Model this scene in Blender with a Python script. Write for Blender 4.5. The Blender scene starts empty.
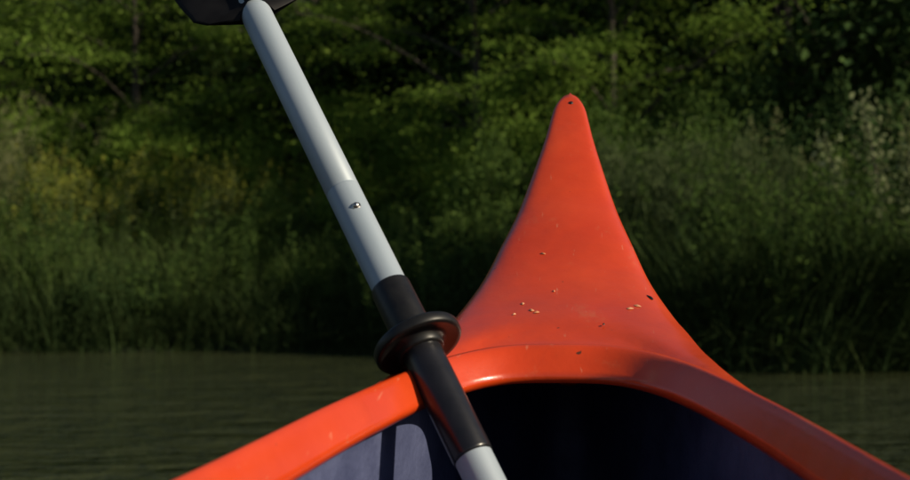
import bpy, math, numpy as np
from mathutils import Vector, Matrix
rng = np.random.default_rng(11)
scene = bpy.context.scene
COL = scene.collection

# ------------------------------------------------------------------ helpers
def spl(xs, ys):
    xs = np.array(xs, float); ys = np.array(ys, float)
    m = np.gradient(ys, xs)
    def f(x):
        x = np.clip(np.asarray(x, float), xs[0], xs[-1])
        i = np.clip(np.searchsorted(xs, x, side='right') - 1, 0, len(xs) - 2)
        h = xs[i+1] - xs[i]; t = (x - xs[i]) / h
        return ((2*t**3-3*t**2+1)*ys[i] + (t**3-2*t**2+t)*h*m[i]
                + (-2*t**3+3*t**2)*ys[i+1] + (t**3-t**2)*h*m[i+1])
    return f

def quad_mesh(name, parts, mats, smooth=False):
    V = []; F = []; M = []; off = 0
    for v, q, mi in parts:
        v = np.asarray(v, float).reshape(-1, 3); q = np.asarray(q, np.int64).reshape(-1, 4)
        V.append(v); F.append(q + off); M.append(np.full(len(q), mi)); off += len(v)
    V = np.concatenate(V); F = np.concatenate(F); M = np.concatenate(M)
    me = bpy.data.meshes.new(name)
    me.vertices.add(len(V)); me.vertices.foreach_set('co', V.astype(np.float32).ravel())
    me.loops.add(F.size); me.loops.foreach_set('vertex_index', F.astype(np.int32).ravel())
    me.polygons.add(len(F))
    me.polygons.foreach_set('loop_start', np.arange(0, F.size, 4, dtype=np.int32))
    me.polygons.foreach_set('loop_total', np.full(len(F), 4, np.int32))
    me.polygons.foreach_set('material_index', M.astype(np.int32))
    me.polygons.foreach_set('use_smooth', np.full(len(F), smooth))
    for m in mats: me.materials.append(m)
    me.update(calc_edges=True); me.validate()
    return me

def add_obj(name, me, loc=(0,0,0), rot=(0,0,0), scale=(1,1,1), parent=None):
    o = bpy.data.objects.new(name, me); o.location = loc; o.rotation_euler = rot; o.scale = scale
    COL.objects.link(o)
    if parent: o.parent = parent
    return o

def grid_quads(nr, nc, closed=False):
    r = np.arange(nr-1)[:, None]; c = np.arange(nc if closed else nc-1)[None, :]
    c2 = (c+1) % nc
    return np.stack([r*nc+c, r*nc+c2, (r+1)*nc+c2, (r+1)*nc+c], -1).reshape(-1, 4)

def tube(pts, radii, n=7):
    pts = np.asarray(pts, float); radii = np.asarray(radii, float)
    t = np.gradient(pts, axis=0); t /= np.linalg.norm(t, axis=1)[:, None] + 1e-9
    ref = np.array([0.31, 0.95, 0.05])
    a = np.cross(t, ref); a /= np.linalg.norm(a, axis=1)[:, None] + 1e-9
    b = np.cross(t, a)
    th = np.linspace(0, 2*np.pi, n, endpoint=False)
    V = pts[:, None] + radii[:, None, None]*(np.cos(th)[None, :, None]*a[:, None] + np.sin(th)[None, :, None]*b[:, None])
    return V.reshape(-1, 3), grid_quads(len(pts), n, True)

def unit(v): return v/(np.linalg.norm(v, axis=-1, keepdims=True)+1e-9)

def leaves(c, L, ratio=0.4, dirs=None, flat=0.5, spread=1.0):
    n = len(c)
    d = rng.normal(size=(n, 3))*spread
    if dirs is not None: d = d*0.6 + dirs
    d = unit(d)
    nr = rng.normal(size=(n, 3)); nr[:, 2] += flat*3
    s = unit(np.cross(d, nr)); L = L*rng.uniform(0.6, 1.3, (n, 1))
    up = np.cross(s, d)
    V = np.stack([c - d*L/2, c + s*L*ratio/2 + up*L*0.08, c + d*L/2, c - s*L*ratio/2 + up*L*0.08], 1).reshape(-1, 3)
    return V, np.arange(n*4).reshape(-1, 4)

# ------------------------------------------------------------------ materials
def new_mat(name):
    m = bpy.data.materials.new(name); m.use_nodes = True
    nt = m.node_tree; b = nt.nodes['Principled BSDF']
    return m, nt, b

def ramp(nt, fac, stops):
    r = nt.nodes.new('ShaderNodeValToRGB'); e = r.color_ramp.elements
    e[0].position, e[0].color = stops[0][0], (*stops[0][1], 1)
    e[1].position, e[1].color = stops[-1][0], (*stops[-1][1], 1)
    for p, c in stops[1:-1]:
        x = e.new(p); x.color = (*c, 1)
    nt.links.new(fac, r.inputs[0]); return r.outputs[0]

def noise(nt, scale, detail=4, rough=0.55, coord='Object', mscale=(1,1,1)):
    tc = nt.nodes.new('ShaderNodeTexCoord'); mp = nt.nodes.new('ShaderNodeMapping')
    mp.inputs['Scale'].default_value = mscale
    nt.links.new(tc.outputs[coord], mp.inputs[0])
    n = nt.nodes.new('ShaderNodeTexNoise'); n.inputs['Scale'].default_value = scale
    n.inputs['Detail'].default_value = detail; n.inputs['Roughness'].default_value = rough
    nt.links.new(mp.outputs[0], n.inputs[0]); return n.outputs['Fac']

def leaf_mat(name, c0, c1, c2, trans=0.35):
    m = bpy.data.materials.new(name); m.use_nodes = True; nt = m.node_tree
    nt.nodes.remove(nt.nodes['Principled BSDF'])
    g = nt.nodes.new('ShaderNodeNewGeometry')
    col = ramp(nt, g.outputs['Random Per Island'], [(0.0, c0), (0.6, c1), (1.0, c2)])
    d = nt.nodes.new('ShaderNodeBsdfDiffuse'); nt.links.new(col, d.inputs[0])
    out = nt.nodes['Material Output']; sh = d.outputs[0]
    if trans > 0:
        t = nt.nodes.new('ShaderNodeBsdfTranslucent'); nt.links.new(col, t.inputs[0])
        mx = nt.nodes.new('ShaderNodeMixShader'); mx.inputs[0].default_value = trans
        nt.links.new(sh, mx.inputs[1]); nt.links.new(t.outputs[0], mx.inputs[2]); sh = mx.outputs[0]
    nt.links.new(sh, out.inputs[0]); return m

M_locust = leaf_mat('locust_leaf', (0.12,0.20,0.035), (0.165,0.265,0.045), (0.23,0.33,0.065), 0.42)
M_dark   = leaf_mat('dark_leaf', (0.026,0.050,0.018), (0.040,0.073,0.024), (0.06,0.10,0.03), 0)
M_shrub  = leaf_mat('shrub_leaf', (0.062,0.108,0.028), (0.09,0.153,0.036), (0.13,0.195,0.048), 0.3)
M_willow = leaf_mat('willow_leaf', (0.08,0.112,0.05), (0.112,0.15,0.062), (0.15,0.19,0.08), 0.3)
M_grass  = leaf_mat('grass_blade', (0.027,0.048,0.018), (0.042,0.07,0.024), (0.062,0.085,0.03), 0)
M_reed   = leaf_mat('reed_blade', (0.055,0.086,0.028), (0.08,0.118,0.036), (0.105,0.145,0.045), 0.25)
M_yellow = leaf_mat('goldenrod_flower', (0.27,0.29,0.05), (0.33,0.34,0.06), (0.28,0.33,0.07), 0.3)
M_plume  = leaf_mat('plume', (0.21,0.22,0.10), (0.27,0.28,0.14), (0.22,0.26,0.10), 0.4)
M_pale   = leaf_mat('pale_leaf', (0.18,0.23,0.11), (0.24,0.28,0.14), (0.30,0.33,0.18), 0.35)

M_bark, nt, b = new_mat('bark')
nt.links.new(ramp(nt, noise(nt, 9, mscale=(1,1,0.2)), [(0.3,(0.025,0.02,0.015)),(0.7,(0.07,0.06,0.045))]), b.inputs['Base Color'])
b.inputs['Roughness'].default_value = 0.9

M_ground, nt, b = new_mat('bank_soil')
nt.links.new(ramp(nt, noise(nt, 3, 8), [(0.3,(0.014,0.026,0.010)),(0.7,(0.04,0.055,0.02))]), b.inputs['Base Color'])
b.inputs['Roughness'].default_value = 0.95

M_orange, nt, b = new_mat('orange_gelcoat')
n1 = noise(nt, 7, 5, 0.6); n2 = noise(nt, 160, 3, 0.6)
col = ramp(nt, n1, [(0.25,(0.53,0.040,0.005)),(0.55,(0.60,0.053,0.006)),(0.8,(0.66,0.070,0.009))])
sc = noise(nt, 26, 8, 0.75, mscale=(1.0, 0.25, 1.0))
scm = ramp(nt, sc, [(0.60,(0,0,0)),(0.70,(1,1,1))])
mix = nt.nodes.new('ShaderNodeMixRGB'); mix.inputs[2].default_value = (0.55,0.13,0.05,1)
mm = nt.nodes.new('ShaderNodeMath'); mm.operation='MULTIPLY'; mm.inputs[1].default_value=0.45
nt.links.new(scm, mm.inputs[0]); nt.links.new(mm.outputs[0], mix.inputs[0]); nt.links.new(col, mix.inputs[1])
v = noise(nt, 75, 2, 0.5)
vm = ramp(nt, v, [(0.76,(0,0,0)),(0.80,(1,1,1))])
mix2 = nt.nodes.new('ShaderNodeMixRGB'); mix2.inputs[2].default_value=(0.10,0.03,0.012,1)
nt.links.new(vm, mix2.inputs[0]); nt.links.new(mix.outputs[0], mix2.inputs[1])
wv = noise(nt, 60, 3, 0.6, mscale=(3.0, 0.12, 1.0))
wm = ramp(nt, wv, [(0.68,(0,0,0)),(0.71,(1,1,1))])
m3 = nt.nodes.new('ShaderNodeMath'); m3.operation='MULTIPLY'; m3.inputs[1].default_value=0.4
mix3 = nt.nodes.new('ShaderNodeMixRGB'); mix3.inputs[2].default_value=(0.62,0.22,0.12,1)
nt.links.new(wm, m3.inputs[0]); nt.links.new(m3.outputs[0], mix3.inputs[0]); nt.links.new(mix2.outputs[0], mix3.inputs[1])
gr = noise(nt, 4.5, 7, 0.7)
gm = ramp(nt, gr, [(0.48,(0,0,0)),(0.75,(1,1,1))])
m4 = nt.nodes.new('ShaderNodeMath'); m4.operation='MULTIPLY'; m4.inputs[1].default_value=0.4
mix4 = nt.nodes.new('ShaderNodeMixRGB'); mix4.inputs[2].default_value=(0.35,0.04,0.012,1)
nt.links.new(gm, m4.inputs[0]); nt.links.new(m4.outputs[0], mix4.inputs[0]); nt.links.new(mix3.outputs[0], mix4.inputs[1])
nt.links.new(mix4.outputs[0], b.inputs['Base Color'])
rr = nt.nodes.new('ShaderNodeMapRange'); rr.inputs[3].default_value=0.2; rr.inputs[4].default_value=0.45
nt.links.new(n1, rr.inputs[0]); nt.links.new(rr.outputs[0], b.inputs['Roughness'])
b.inputs['Coat Weight'].default_value=0.5; b.inputs['Coat Roughness'].default_value=0.15
bp = nt.nodes.new('ShaderNodeBump'); bp.inputs['Strength'].default_value=0.3; bp.inputs['Distance'].default_value=0.0007
nt.links.new(n2, bp.inputs['Height'])
bp2 = nt.nodes.new('ShaderNodeBump'); bp2.inputs['Strength'].default_value=0.5; bp2.inputs['Distance'].default_value=0.005
nt.links.new(noise(nt, 14, 2, 0.5), bp2.inputs['Height']); nt.links.new(bp.outputs[0], bp2.inputs['Normal'])
nt.links.new(bp2.outputs[0], b.inputs['Normal'])

M_inner, nt, b = new_mat('blue_liner')
nt.links.new(ramp(nt, noise(nt, 18, 6), [(0.3,(0.035,0.045,0.11)),(0.7,(0.075,0.09,0.185))]), b.inputs['Base Color'])
b.inputs['Roughness'].default_value = 0.6
bp = nt.nodes.new('ShaderNodeBump'); bp.inputs['Strength'].default_value=0.7; bp.inputs['Distance'].default_value=0.003
nt.links.new(noise(nt, 90, 4), bp.inputs['Height']); nt.links.new(bp.outputs[0], b.inputs['Normal'])

M_alu, nt, b = new_mat('grey_shaft')
nt.links.new(ramp(nt, noise(nt, 30, 5, mscale=(1,1,0.15)), [(0.3,(0.27,0.33,0.39)),(0.7,(0.36,0.42,0.48))]), b.inputs['Base Color'])
b.inputs['Roughness'].default_value = 0.5; b.inputs['Metallic'].default_value = 0.1
M_black, nt, b = new_mat('black_plastic')
nt.links.new(ramp(nt, noise(nt, 40, 5), [(0.3,(0.006,0.006,0.008)),(0.7,(0.014,0.014,0.017))]), b.inputs['Base Color'])
b.inputs['Roughness'].default_value = 0.3
M_blade, nt, b = new_mat('matt_black_blade')
nt.links.new(ramp(nt, noise(nt, 40, 5), [(0.3,(0.003,0.003,0.004)),(0.7,(0.008,0.008,0.009))]), b.inputs['Base Color'])
b.inputs['Roughness'].default_value = 0.6; b.inputs['Specular IOR Level'].default_value=0.15
M_rubber, nt, b = new_mat('black_rubber')
nt.links.new(ramp(nt, noise(nt, 90, 4), [(0.3,(0.005,0.005,0.006)),(0.7,(0.012,0.012,0.012))]), b.inputs['Base Color'])
b.inputs['Roughness'].default_value = 0.4; b.inputs['Specular IOR Level'].default_value=0.35
M_steel, nt, b = new_mat('steel')
nt.links.new(ramp(nt, noise(nt, 60, 3), [(0.3,(0.35,0.33,0.3)),(0.7,(0.55,0.53,0.5))]), b.inputs['Base Color'])
b.inputs['Metallic'].default_value = 1; b.inputs['Roughness'].default_value = 0.3
M_drop, nt, b = new_mat('pale_seed_bits')
nt.links.new(ramp(nt, noise(nt, 60, 3), [(0.3,(0.6,0.2,0.08)),(0.7,(0.66,0.36,0.2))]), b.inputs['Base Color'])
b.inputs['Roughness'].default_value = 0.4

M_water, nt, b = new_mat('river_water')
nt.links.new(ramp(nt, noise(nt, 0.35, 3), [(0.3,(0.027,0.034,0.013)),(0.7,(0.038,0.045,0.019))]), b.inputs['Base Color'])
b.inputs['Roughness'].default_value = 0.04; b.inputs['IOR'].default_value = 1.33
wa = noise(nt, 6, 4, 0.6, mscale=(0.6,1.1,1)); wb = noise(nt, 1.6, 3, 0.5, mscale=(0.7,1.3,1))
ad = nt.nodes.new('ShaderNodeMath'); ad.operation='MULTIPLY_ADD'; ad.inputs[1].default_value=1.6
nt.links.new(wb, ad.inputs[0]); nt.links.new(wa, ad.inputs[2])
bp = nt.nodes.new('ShaderNodeBump'); bp.inputs['Strength'].default_value=1.0; bp.inputs['Distance'].default_value=0.13
nt.links.new(ad.outputs[0], bp.inputs['Height']); nt.links.new(bp.outputs[0], b.inputs['Normal'])

# ------------------------------------------------------------------ terrain
def shore(x):
    x = np.asarray(x, float)
    t = np.clip((x+1.8)/4.4, 0, 1); t = t*t*(3-2*t)
    return 18.3 + (12.6-18.3)*t + 0.25*np.sin(x*1.3) + 0.15*np.sin(x*3.1+1)
def ground_z(x, y):
    d = y - shore(x)
    hill = np.where(d < 6, 0.05+d*0.24, 1.49+(np.minimum(d,9.5)-6)*0.2) + np.clip(d-9.5,0,24)*0.55 + np.clip(d-33.5,0,30)*.1
    return np.where(d < 0, np.maximum(-0.9, d*0.5), hill) + (0.07*np.sin(x*1.7)*np.sin(y*1.1)+0.35*np.sin(x*.45+1)*np.clip((d-8)/8,0,1))*(d>0.3)

xs = np.concatenate([np.linspace(-400,-32,14), np.linspace(-30,30,121), np.linspace(32,400,14)])
ds = np.concatenate([[-5,-1.5,-0.6,-0.2,0,0.25], np.linspace(0.5,14,28), np.array([18,25,33.5,40,64,160,400,800])])
X, D = np.meshgrid(xs, ds); Y = shore(X)+D; Z = ground_z(X, Y)
add_obj('riverbank_ground', quad_mesh('riverbank_ground', [(np.stack([X,Y,Z],-1).reshape(-1,3), grid_quads(*X.shape), 0)], [M_ground], True))

wx = np.linspace(-400,400,41); wy = np.concatenate([np.linspace(-400,-20,10), np.linspace(-10,30,21)])
X, Y = np.meshgrid(wx, wy)
add_obj('river_water', quad_mesh('river_water', [(np.stack([X,Y,X*0],-1).reshape(-1,3), grid_quads(*X.shape), 0)], [M_water], True))

# ------------------------------------------------------------------ vegetation builders
def curve_path(p0, p1, bend, n=7):
    t = np.linspace(0,1,n)[:,None]
    return p0*(1-t)+p1*t + bend*(4*t*(1-t))

def make_tree(name, H, R, leafmat, nlimb=11, nsub=7, lpc=150, L=0.085, ratio=0.42, flatz=0.12, crown0=0.25, droop=0.25, r0=0.13, sp=0.34, both=True):
    parts = []; cl = []
    top = np.array([rng.uniform(-.5,.5), rng.uniform(-.5,.5), H])
    tr = curve_path(np.zeros(3)-np.array([0,0,0.4]), top, np.array([rng.uniform(-.4,.4), rng.uniform(-.4,.4), 0]), 10)
    v,q = tube(tr, np.linspace(r0, 0.02, 10), 8); parts.append((v,q,0))
    for i in range(nlimb):
        f = crown0 + (0.97-crown0)*(i+rng.uniform(0,.6))/nlimb
        k = f*9; a = int(min(k,8)); base = tr[a]+(tr[a+1]-tr[a])*(k-a)
        ang = i*2.4+rng.uniform(-.4,.4)
        ln = R*(1.0-0.75*max(0,(f-0.45)/0.55)**1.4)*rng.uniform(.75,1.15)
        end = base+np.array([math.cos(ang)*ln, math.sin(ang)*ln, ln*rng.uniform(.1,.55)])
        lb = curve_path(base, end, np.array([0,0,ln*0.12]), 7)
        v,q = tube(lb, np.linspace(r0*0.45*(1.1-f), 0.008, 7), 5); parts.append((v,q,0))
        for j in range(nsub):
            g = 0.3+0.7*(j+rng.uniform(0,1))/nsub; g=min(g,0.99); k=g*6; a=int(k); sb = lb[a]+(lb[a+1]-lb[a])*(k-a)
            an2 = ang+rng.uniform(-1.3,1.3); l2 = ln*rng.uniform(.18,.42)+0.15
            se = sb+np.array([math.cos(an2)*l2, math.sin(an2)*l2, l2*rng.uniform(-droop,0.5)])
            sl = curve_path(sb, se, np.array([0,0,l2*0.15]), 5)
            v,q = tube(sl, np.linspace(0.012,0.004,5), 4); parts.append((v,q,0))
            cl += [sl[2], sl[4]] if both else [sl[3]]
    cl = np.array(cl)
    c = np.repeat(cl, lpc, 0)
    sc = rng.uniform(.6,1.4,(len(cl),1)); sc = np.repeat(sc, lpc, 0)
    off = rng.normal(size=c.shape)*np.array([sp,sp,flatz])*sc
    off[:,2] -= 0.35*(off[:,0]**2+off[:,1]**2)
    c = c+off
    dirs = unit(off*np.array([1,1,0.3])+np.array([0,0,-0.02]))
    v,q = leaves(c, L, ratio, dirs, flat=0.9); parts.append((v,q,1))
    return quad_mesh(name, parts, [M_bark, leafmat])

def make_shrub(name, H, R, leafmat, ncl=90, lpc=130, L=0.09, ratio=0.35, upright=0.3, sp=0.13):
    parts=[]
    a = rng.uniform(0,2*np.pi,ncl); rr = np.sqrt(rng.uniform(0.05,1,ncl)); 
    hmax = H*np.sqrt(np.clip(1-rr**2*0.8,0.05,1))*rng.uniform(.7,1.15,ncl)
    zz = hmax*rng.uniform(0.15,1,ncl)**0.5
    cl = np.stack([np.cos(a)*rr*R, np.sin(a)*rr*R, zz],1)
    for i in range(0,ncl,3):
        p = cl[i]; v,q = tube(curve_path(np.array([p[0]*.2,p[1]*.2,-.1]), p, np.array([0,0,0.1*H]),5), np.linspace(0.016,0.004,5), 4); parts.append((v,q,0))
    c = np.repeat(cl,lpc,0); s=np.repeat(rng.uniform(.6,1.5,(ncl,1)),lpc,0)
    off = rng.normal(size=c.shape)*np.array([sp,sp,sp*1.2])*s
    d = unit(off+np.array([0,0,upright*0.4])); c=c+off; c[:,2]=np.maximum(c[:,2],0.02)
    v,q = leaves(c, L, ratio, d, flat=0.5); parts.append((v,q,1))
    return quad_mesh(name, parts, [M_bark, leafmat])

def blades(base, H, W, lean, droop, seg=4):
    n=len(base); a=rng.uniform(0,2*np.pi,n); dx=np.stack([np.cos(a),np.sin(a),np.zeros(n)],1)
    side=np.stack([-np.sin(a+rng.uniform(-.8,.8,n)),np.cos(a),np.zeros(n)],1)
    H=H*rng.uniform(.6,1.15,n); lean=lean*rng.uniform(0,1.2,n); droop=droop*rng.uniform(.2,1.3,n)
    rows=[]
    for k in range(seg+1):
        t=k/seg
        p = base + dx*((lean*t+droop*t**2.5)*H)[:,None]; p[:,2]+= H*(t-0.45*np.minimum(droop,1.4)*t**3)
        w = W*(1-t**2*0.95)*0.5
        rows.append(np.stack([p-side*w, p+side*w],1))
    V=np.stack(rows,1)
    b0=np.arange(n)[:,None]*(seg+1)*2; k=np.arange(seg)[None,:]*2
    q=np.stack([b0+k,b0+k+1,b0+k+3,b0+k+2],-1).reshape(-1,4)
    return V.reshape(-1,3), q

def scatter(x0,x1,d0,d1,n,clump=0.25,nc=None):
    nc = nc or max(4,n//28)
    cx=rng.uniform(x0,x1,nc); cd=rng.uniform(d0,d1,nc)
    i=rng.integers(0,nc,n)
    x=cx[i]+rng.normal(size=n)*clump; d=cd[i]+rng.normal(size=n)*clump
    y=shore(x)+d
    return np.stack([x,y,ground_z(x,y)],1)

def gz(x,d): 
    y=float(shore(x))+d; return (x,y,float(ground_z(x,y)))

parts=[]
b0=scatter(-12,9,-0.15,1.0,11000,0.16); parts.append((*blades(b0,1.05,0.016,0.25,0.9),0))
b1=scatter(-12,9,-0.3,0.15,5000,0.12); parts.append((*blades(b1,0.75,0.016,0.4,1.4),0))
b1=scatter(2.4,6.5,-0.1,0.9,3000,0.14); parts.append((*blades(b1,1.7,0.018,0.3,0.9),0))
add_obj('riverbank_grass', quad_mesh('riverbank_grass',parts,[M_grass]))
parts=[]
b2=scatter(-12,10,0.6,3.8,8000,0.22); parts.append((*blades(b2,1.6,0.018,0.18,0.45),0))
b3=scatter(-12,10,3.2,5.5,2500,0.3); parts.append((*blades(b3,1.8,0.02,0.15,0.4),0))
add_obj('reed_bed', quad_mesh('reed_bed',parts,[M_reed]))
def herb_patch(name, x0,x1,d0,d1,n,H,mat,flower=None,fl=0.35,fn=60,clump=0.35,L=0.09, ll=34, nc=None):
    st=scatter(x0,x1,d0,d1,n,clump,nc); parts=[]; cs=[]; fs=[]; ds=[]
    for p in st:
        h=H*rng.uniform(.7,1.15); e=p+np.array([rng.normal()*.14*h, rng.normal()*.14*h, h])
        path=curve_path(p,e,np.array([rng.normal()*.05,rng.normal()*.05,0]),5)
        v,q=tube(path,np.linspace(0.009,0.003,5),3); parts.append((v,q,0))
        t=rng.uniform(.12,1,ll); cc=p+(e-p)*t[:,None]; dd=rng.normal(size=(ll,3)); dd[:,2]=0.5; dd=unit(dd)
        cs.append(cc+dd*L*0.6); ds.append(dd)
        if flower is not None:
            t=rng.uniform(0,1,fn); cc=e+(e-p)/h*((t-0.7)*fl)[:,None]
            o=rng.normal(size=(fn,3))*((1.05-t)*fl*0.22)[:,None]; fs.append(cc+o)
    v,q=leaves(np.concatenate(cs),L,0.28,np.concatenate(ds),flat=0.4); parts.append((v,q,1))
    mats=[M_grass,mat]
    if flower is not None:
        v,q=leaves(np.concatenate(fs),0.04,0.55,None,0.3); parts.append((v,q,2)); mats.append(flower)
    return add_obj(name, quad_mesh(name,parts,mats))
herb_patch('tall_herbs',-12,10,0.4,4.2,1200,1.6,M_shrub,ll=42)
herb_patch('goldenrod_patch',-6.8,-3.2,2.4,4.2,180,2.15,M_willow,M_yellow,0.5,50)
herb_patch('goldenrod_patch',-3.2,-0.6,3.0,4.5,50,1.9,M_willow,M_yellow,0.45,40)
herb_patch('plume_grass',-9,-6.8,2.4,4.0,80,2.8,M_reed,M_plume,0.9,90,ll=20)
herb_patch('plume_grass',3.6,7.5,2.4,3.6,22,2.0,M_willow,M_plume,0.5,60)
parts=[]; cs=[]
for (x,d,h) in [(4.75,1.6,2.5),(4.9,1.7,2.0),(4.35,2.0,2.1),(5.5,1.5,2.2)]:
    p=np.array(gz(x,d)); path=curve_path(p,p+np.array([rng.normal()*.15,0,h]),np.array([.12,0,0]),8)
    parts.append((*tube(path,np.linspace(.03,.008,8),5),0))
    k=rng.uniform(1.5,6.99,420); a=k.astype(int); cc=path[a]+(path[np.minimum(a+1,7)]-path[a])*(k-a)[:,None]
    cs.append(cc+rng.normal(size=cc.shape)*np.array([.1,.1,.1]))
parts.append((*leaves(np.concatenate(cs),0.08,0.6,None,0.4),1))
add_obj('climbing_vine', quad_mesh('climbing_vine',parts,[M_bark,M_pale]))

shA=make_shrub('shrubA',1.9,1.25,M_shrub); shB=make_shrub('shrubB',2.3,1.1,M_willow,L=0.11,ratio=0.2,upright=1.2)
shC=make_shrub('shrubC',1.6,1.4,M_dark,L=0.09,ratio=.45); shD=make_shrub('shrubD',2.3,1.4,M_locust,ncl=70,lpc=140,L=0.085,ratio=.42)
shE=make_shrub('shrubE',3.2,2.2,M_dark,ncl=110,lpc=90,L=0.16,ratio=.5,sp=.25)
for k,(x,d,s,me,nm) in enumerate([
    (-10.5,2.0,1.1,shA,'bush'),(-9.0,3.6,1.2,shB,'willow_bush'),(-7.6,2.4,0.9,shA,'bush'),(-6.0,4.6,1.2,shD,'bush'),(-4.3,5.0,1.2,shD,'bush'),
    (-3.0,2.8,0.95,shA,'bush'),(-1.6,3.6,1.05,shD,'bush'),(-0.6,5.0,1.25,shD,'bush'),(0.9,3.4,1.0,shA,'bush'),(1.3,5.3,1.2,shD,'bush'),(2.2,2.9,0.95,shB,'willow_bush'),
    (-7.8,5.4,1.3,shD,'bush'),(-9.8,6.0,1.5,shD,'bush'),(-2.6,5.8,1.4,shD,'bush'),(-5.2,6.6,1.4,shA,'bush'),
    (3.2,2.9,0.85,shB,'willow_bush'),(4.4,3.4,0.95,shA,'bush'),(5.7,2.8,1.0,shC,'bush'),(6.9,3.3,1.1,shA,'bush'),(8.4,2.5,1.1,shB,'willow_bush'),
    (-5.2,1.2,0.65,shC,'bush'),(-8.4,1.2,0.6,shC,'bush'),(-2.2,1.3,0.6,shA,'bush'),(0.3,1.4,0.65,shC,'bush'),(3.6,1.2,0.6,shC,'bush'),(6.0,1.2,0.65,shC,'bush'),
    (3.0,5.5,1.2,shA,'bush'),(4.9,5.8,1.3,shC,'bush'),(6.8,5.6,1.4,shC,'bush'),(3.9,7.2,1.4,shA,'bush')]):
    add_obj(nm, me, gz(x,d), (0,0,k*1.9), (s,s,s*(0.9+0.2*((k*37)%10)/10)))
for k in range(18):
    x=-14+(k%9)*3.3+(1.6 if k>8 else 0); d=10.5+(k//9)*4.5+1.2*math.sin(k*1.7)
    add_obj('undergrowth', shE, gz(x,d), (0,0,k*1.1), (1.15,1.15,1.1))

lo1=make_tree('locust1',6.6,3.3,M_locust,nlimb=15,nsub=6,lpc=210,L=0.11,ratio=.42,flatz=0.065,crown0=0.2,sp=.36,both=False)
lo2=make_tree('locust2',6.2,2.9,M_locust,nlimb=14,nsub=6,lpc=210,L=0.11,ratio=.42,flatz=0.065,crown0=0.14,sp=.36,both=False)
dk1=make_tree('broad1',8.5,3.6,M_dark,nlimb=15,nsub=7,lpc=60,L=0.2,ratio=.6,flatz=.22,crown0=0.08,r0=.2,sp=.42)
dk2=make_tree('broad2',8.0,3.2,M_shrub,nlimb=15,nsub=7,lpc=70,L=0.17,ratio=.5,flatz=.2,crown0=0.08,r0=.17,sp=.4)
for k,(x,d,s,me,nm) in enumerate([
    (0.2,5.6,1.0,lo1,'locust_tree'),(-2.9,6.6,0.95,lo2,'locust_tree'),(-6.4,7.0,1.05,lo2,'locust_tree'),(2.4,6.8,0.9,lo2,'locust_tree'),(-9.8,7.4,1.0,lo1,'locust_tree'),
    (-4.6,10.5,1.0,dk2,'broadleaf_tree'),(-0.8,10.5,1.05,dk1,'broadleaf_tree'),(-8.5,11.5,1.0,dk2,'broadleaf_tree'),
    (2.8,12,0.9,dk1,'broadleaf_tree'),(5.6,8.4,0.9,dk1,'broadleaf_tree'),(8.8,7.4,0.75,dk1,'broadleaf_tree'),
    (-14,9,1.0,dk2,'broadleaf_tree'),(7.5,13,0.9,dk1,'broadleaf_tree'),(-19,11,1.1,dk2,'broadleaf_tree'),(20,13,0.9,dk2,'broadleaf_tree')]):
    add_obj(nm, me, gz(x,d), (0,0,k*2.3+0.4), (s,s,s))
for k in range(10):
    x=-33+k*7.0; add_obj('distant_tree', dk1 if k%2 else dk2, gz(x,24+3*math.sin(k*2.1)), (0,0,k*1.3), (1.4,1.4,1.2))

# ------------------------------------------------------------------ canoe
canoe = bpy.data.objects.new('orange_canoe', None); COL.objects.link(canoe)
canoe.location=(-0.0305,0,0); canoe.rotation_euler=(0,0,-math.atan(0.107))
U =[-.3,.1,.5,.85,1.03,1.18,1.33,1.42,1.48,1.56,1.62,1.69,1.77,1.825,1.865,1.885]
W =[.335,.322,.288,.242,.205,.173,.148,.135,.122,.100,.0845,.0660,.0460,.0330,.0240,.0195]
ZS=[.448,.452,.465,.487,.510,.532,.560,.5865,.608,.649,.690,.740,.810,.860,.898,.916]
UT=1.894
_w=spl(U,W); zs=spl(U+[UT],ZS+[.922])
def w(u):
    u=np.asarray(u,float); base=_w(np.minimum(u,1.885))
    t=np.clip((u-1.862)/(UT-1.862),0,1); return base*np.sqrt(np.clip(1-t**2,0,1))
zk=spl([-.3,.6,1.2,1.45,1.62,1.74,1.82,1.87,UT],[-.09,-.09,-.08,-.05,.08,.30,.55,.80,.918])
NA=34; NB=60; p=3.3; u0=0.9
th=np.linspace(0,np.pi/2,NB+1)[1:]
us=np.linspace(-.3,u0,NA)
def half_curve(front, inset):
    L=front-u0
    uu=np.concatenate([us, u0+L*np.sin(th)**(2/p)])
    ww=np.concatenate([(w(us)-inset), (w(u0+L*np.sin(th)**(2/p))-inset)*np.clip(np.cos(th),0,1)**(2/p)])
    return ww,uu
wI,uI=half_curve(1.285,.030); wC,uC=half_curve(1.314,.011)
tt=np.concatenate([np.zeros(NA), th/(np.pi/2)])
uO=uC+(UT-1.314)*np.sin(tt**1.7*np.pi/2)
wO=w(uO); wO[-1]=0
def crown(u): 
    t=np.clip((u-1.28)/.3,0,1); return 0.012*t*t*(3-2*t)*np.clip((1.9-u)/.25,0.15,1)
def zdeck(x,u):
    ww=np.maximum(w(u),1e-4); s=np.clip(np.abs(x)/ww,0,1)
    pk=np.clip((u-1.3)/.15,0,1)*np.clip((1.9-u)/.08,0.2,1)
    return zs(u)+crown(u)*(1-s**2)-0.003*s**10-0.008*pk*s**9
rows=[]
NR=36
for r in np.linspace(0,1,NR)**1.3:
    r=1-r
    x=wC*(1-r)+wO*r; u=uC*(1-r)+uO*r
    d=np.hypot(x-wC,u-uC)
    z=zdeck(x,u)+(1-r**3)*(0.009*np.exp(-(d/.010)**2)-0.009*np.exp(-((d-.05)/.03)**2)*np.clip((tt-.3)/.4,0,1))
    rows.append((x,u,z))
rows=rows[::-1]
zC=rows[0][2]; deck=rows[::-1]
NQ=9
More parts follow.
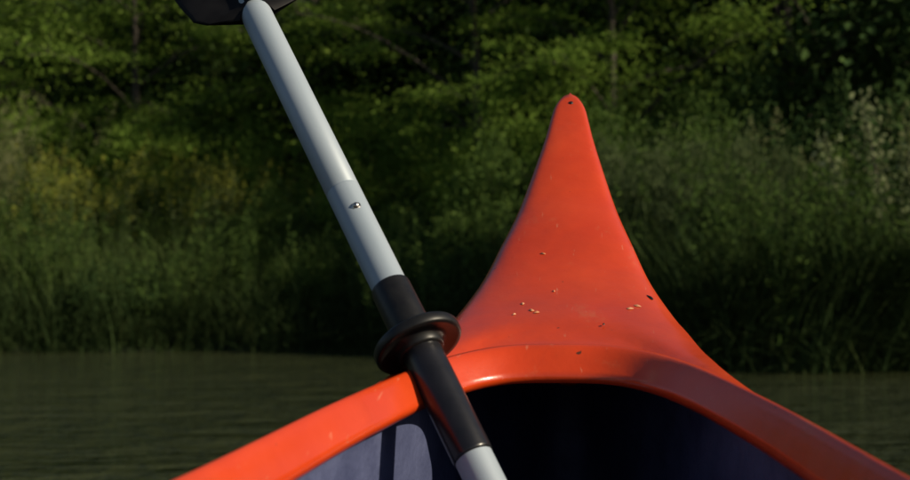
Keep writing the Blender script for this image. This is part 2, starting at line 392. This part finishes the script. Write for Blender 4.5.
for q in np.linspace(0,1,NQ)[1:]:
    x=wC*(1-q)+wI*q; u=uC*(1-q)+uI*q
    deck.append((x,u,zC-0.030*(1-np.cos(q*np.pi*0.5))**0.8-0.001*q))
zl=deck[-1][2]
deck.append((wI+.0012,uI+.0008*(tt>0),zl-.004)); deck.append((wI+.004,uI+.003*(tt>0),zl-.008)); deck.append((wC,uC,zl-.009))
def full(rows):
    A=[]
    for x,u,z in rows:
        L=np.stack([-x,u,z],1); R=np.stack([x,u,z],1)[::-1][1:]
        A.append(np.concatenate([L,R]))
    return np.array(A)
def mirror_parts(A,mi):
    q=grid_quads(A.shape[0],A.shape[1]); B=A.copy(); B[...,1]=-.6-B[...,1]
    return [(A.reshape(-1,3),q,mi),(B.reshape(-1,3),q[:,::-1],mi)]
A=full(deck)
hr=[]; phi=np.linspace(0,np.pi/2,18)
for ph in phi:
    u=uO; H=zdeck(wO,u)-zk(u)
    hr.append((wO*np.cos(ph)**0.55, u, zdeck(wO,u)-np.maximum(H,0)*np.sin(ph)**1.15))
Bh=full(hr)
me=quad_mesh('hull_and_deck', mirror_parts(A,0)+mirror_parts(Bh,0), [M_orange], True)
import bmesh
bm=bmesh.new(); bm.from_mesh(me); bmesh.ops.remove_doubles(bm,verts=bm.verts,dist=0.0002); bmesh.ops.recalc_face_normals(bm,faces=bm.faces); bm.to_mesh(me); bm.free()
add_obj('hull_and_deck',me,parent=canoe)
ui=np.linspace(-.3,1.80,60); ir=[]
for ph in np.linspace(0,np.pi/2,20):
    zt=zs(ui)-.013; zb=np.maximum(zk(ui)+.02,.025)
    ir.append((np.maximum(w(ui)*.975-.003,.001)*np.cos(ph)**0.5, ui, zt-np.maximum(zt-zb,0.001)*np.sin(ph)**1.25))
Ai=np.array([np.stack([np.concatenate([-x,x[::-1]]),np.concatenate([u,u[::-1]]),np.concatenate([z,z[::-1]])],1) for x,u,z in ir])
me=quad_mesh('inner_liner', mirror_parts(Ai[:, :60],0)+mirror_parts(Ai[:, 60:],0), [M_inner], True)
bm=bmesh.new(); bm.from_mesh(me); bmesh.ops.remove_doubles(bm,verts=bm.verts,dist=0.0002); bmesh.ops.recalc_face_normals(bm,faces=bm.faces); bm.to_mesh(me); bm.free()
add_obj('inner_liner',me,parent=canoe)

def lathe(profile, n=24):
    pr=np.array(profile); th=np.linspace(0,2*np.pi,n,endpoint=False)
    V=np.stack([pr[:,0:1]*np.cos(th),pr[:,0:1]*np.sin(th),np.repeat(pr[:,1:2],n,1)],-1).reshape(-1,3)
    return V, grid_quads(len(pr),n,True)
def deck_pt(x,u,dz=0):
    z=float(zdeck(np.array(x),np.array(u))); e=1e-3
    nx=-(float(zdeck(np.array(x+e),np.array(u)))-z)/e; nu=-(float(zdeck(np.array(x),np.array(u+e)))-z)/e
    n=Vector((nx,nu,1)).normalized(); return Vector((x,u,z))+n*dz, n
bolt=quad_mesh('bolt',[(*lathe([(0.0,.0016),(.0018,.0015),(.003,.0010),(.0036,.0),(.0036,-.002)],16),0)],[M_rubber],True)
pt,n=deck_pt(.002,1.870,.0); add_obj('tip_bolt',bolt,pt,n.to_track_quat('Z','Y').to_euler(),parent=canoe)
def make_bits(name, lst, mat):
    bits=[]
    for (x,u,L_,wd) in lst:
        pt,n=deck_pt(x,u,.0006); pt=np.array(pt); n=np.array(n); a=rng.uniform(0,3.14)
        e1=np.array([math.cos(a),math.sin(a),0]); e1-=n*e1.dot(n); e1/=np.linalg.norm(e1); e2=np.cross(n,e1)
        k=8; th8=np.linspace(0,2*np.pi,k,endpoint=False); jit=rng.uniform(.7,1.2,(k,1)); ring=pt+(np.outer(np.cos(th8)*L_/2,e1)+np.outer(np.sin(th8)*wd/2,e2))*jit
        topr=pt+n*.0012+np.outer(np.cos(th8)*L_/5,e1)+np.outer(np.sin(th8)*wd/5,e2)
        V=np.concatenate([ring,topr,[pt+n*.0014]*k]); bits.append((V,grid_quads(3,k,True),0))
    add_obj(name,quad_mesh(name,bits,[mat],True),parent=canoe)
make_bits('seed_debris',[(-.028,1.575,.008,.0025),(-.036,1.44,.009,.005),(-.03,1.434,.007,.005),(-.047,1.46,.006,.004),(.075,1.45,.009,.006),(.084,1.46,.008,.005),(-.012,1.49,.005,.0025),(-.055,1.43,.005,.003)],M_drop)
make_bits('dark_debris',[(.100,1.492,.013,.006),(.045,1.40,.004,.003)],M_rubber)

# ------------------------------------------------------------------ paddle
P0=Vector((.0225,1.15,.4544)); P1=Vector((-.2320,1.46,.9465)); ax=(P1-P0).normalized()
paddle=bpy.data.objects.new('kayak_paddle',None); COL.objects.link(paddle)
zl_=ax; xl_=Vector((1,0,0)); xl_=(xl_-zl_*xl_.dot(zl_)).normalized(); yl_=zl_.cross(xl_)
Mx=Matrix((xl_,yl_,zl_)).transposed().to_4x4(); Mx.translation=P0; paddle.matrix_world=Mx
def part(name,prof,mat,n=40): add_obj(name,quad_mesh(name,[(*lathe(prof,n),0)],[mat],True),parent=paddle)
R=.0181
s_sl0=0.014; s_ring=0.146; s_sl1=0.218
part('lower_shaft',[(0,-.45),(R,-.45),(R,-.44),(R,-.1),(R,s_sl0+.01)],M_alu)
part('lower_sleeve',[(R,s_sl0-.0005),(R+.0012,s_sl0),(R+.0016,s_sl0+.003),(R+.0016,.06),(R+.0016,s_ring)],M_black)
part('upper_sleeve',[(R+.0014,s_ring),(R+.0026,s_ring+.012),(R+.0022,s_sl1-.004),(R+.0016,s_sl1-.001),(R-.0005,s_sl1)],M_rubber)
part('upper_shaft',[(R,s_sl1-.02),(R,.28),(R,.345),(R+.0001,.346),(R-.0005,.3465),(R-.0005,.3475),(R,.348),(R,.5),(R,.68)],M_alu)
rg=s_ring
part('drip_ring',[(R+.001,rg-.012),(R+.004,rg-.012),(R+.0055,rg-.010),(R+.0065,rg-.003),(R+.013,rg-.0025),(R+.021,rg-.0055),(R+.0250,rg-.0058),(R+.0262,rg-.004),(R+.0264,rg+.003),(R+.0252,rg+.0052),(R+.020,rg+.0055),(R+.012,rg+.003),(R+.007,rg+.005),(R+.0055,rg+.013),(R+.001,rg+.014)],M_rubber,56)
bt=quad_mesh('snap_button',[(*lathe([(0,.0035),(.0022,.003),(.0034,.0015),(.0038,0),(.0052,-.0002),(.0056,-.002)],18),0)],[M_steel],True)
nb=Vector((0.1,-1,0)).normalized()
add_obj('snap_button',bt,nb*(R-.0002)+Vector((0,0,.312)),nb.to_track_quat('Z','Y').to_euler(),parent=paddle)
s0=.632; Lb=.43
vv=np.linspace(0,1,40); cc=np.linspace(-1,1,31)
hw=spl([0,.015,.04,.08,.2,.45,.75,.9,.97,1.0],[.021,.046,.066,.072,.080,.088,.090,.078,.052,.012])(vv)
ctr=[]
for side,th_ in ((-1,1),(1,-1)):
    Vb=[]
    for v_,h_ in zip(vv,hw):
        for c_ in cc:
            x=c_*h_; spoon=.022*(v_**1.5)-.012*abs(c_)**2*min(1,v_*6)
            thick=(.0035*(1-abs(c_)**6)+.0175*math.exp(-(x/.016)**2)*max(0,1-v_/.75)**1.2)
            sweep=-.010*abs(c_)**2.2*(1-v_)**6
            Vb.append((x,spoon*-1+side*thick,s0+v_*Lb+sweep))
    ctr.append((np.array(Vb),grid_quads(40,31) if side>0 else grid_quads(40,31)[:,::-1],0))
me=quad_mesh('blade',ctr,[M_blade],True)
bm=bmesh.new(); bm.from_mesh(me); bmesh.ops.remove_doubles(bm,verts=bm.verts,dist=0.0003); bm.to_mesh(me); bm.free()
add_obj('blade',me,parent=paddle)

# ------------------------------------------------------------------ light
el=math.radians(29); az=math.atan2(.85,-.36)
sd=Vector((math.sin(az)*math.cos(el), math.cos(az)*math.cos(el), math.sin(el)))
sun=bpy.data.lights.new('sun','SUN'); sun.energy=5.0; sun.angle=math.radians(.5); sun.color=(1,.86,.64)
so=bpy.data.objects.new('sun',sun); so.rotation_euler=sd.to_track_quat('Z','Y').to_euler(); so.location=(20,-5,20); COL.objects.link(so)
wd=bpy.data.worlds.new('World'); scene.world=wd; wd.use_nodes=True
nt=wd.node_tree; sk=nt.nodes.new('ShaderNodeTexSky'); sk.sky_type='NISHITA'; sk.sun_disc=False
sk.sun_elevation=el; sk.sun_rotation=az
bg=nt.nodes['Background']; bg.inputs[1].default_value=.065; nt.links.new(sk.outputs[0],bg.inputs[0])

# ------------------------------------------------------------------ camera
cam=bpy.data.cameras.new('camera'); cam.lens=50; cam.sensor_width=36; cam.shift_y=70/910; cam.clip_end=2000; cam.clip_start=.02
cam.dof.use_dof=True; cam.dof.focus_distance=1.5; cam.dof.aperture_fstop=7
co=bpy.data.objects.new('camera',cam); co.location=(0,0,.6); co.rotation_euler=(math.radians(90),0,0); COL.objects.link(co)
scene.camera=co
scene.view_settings.view_transform='Standard'; scene.view_settings.look='None'; scene.view_settings.exposure=0
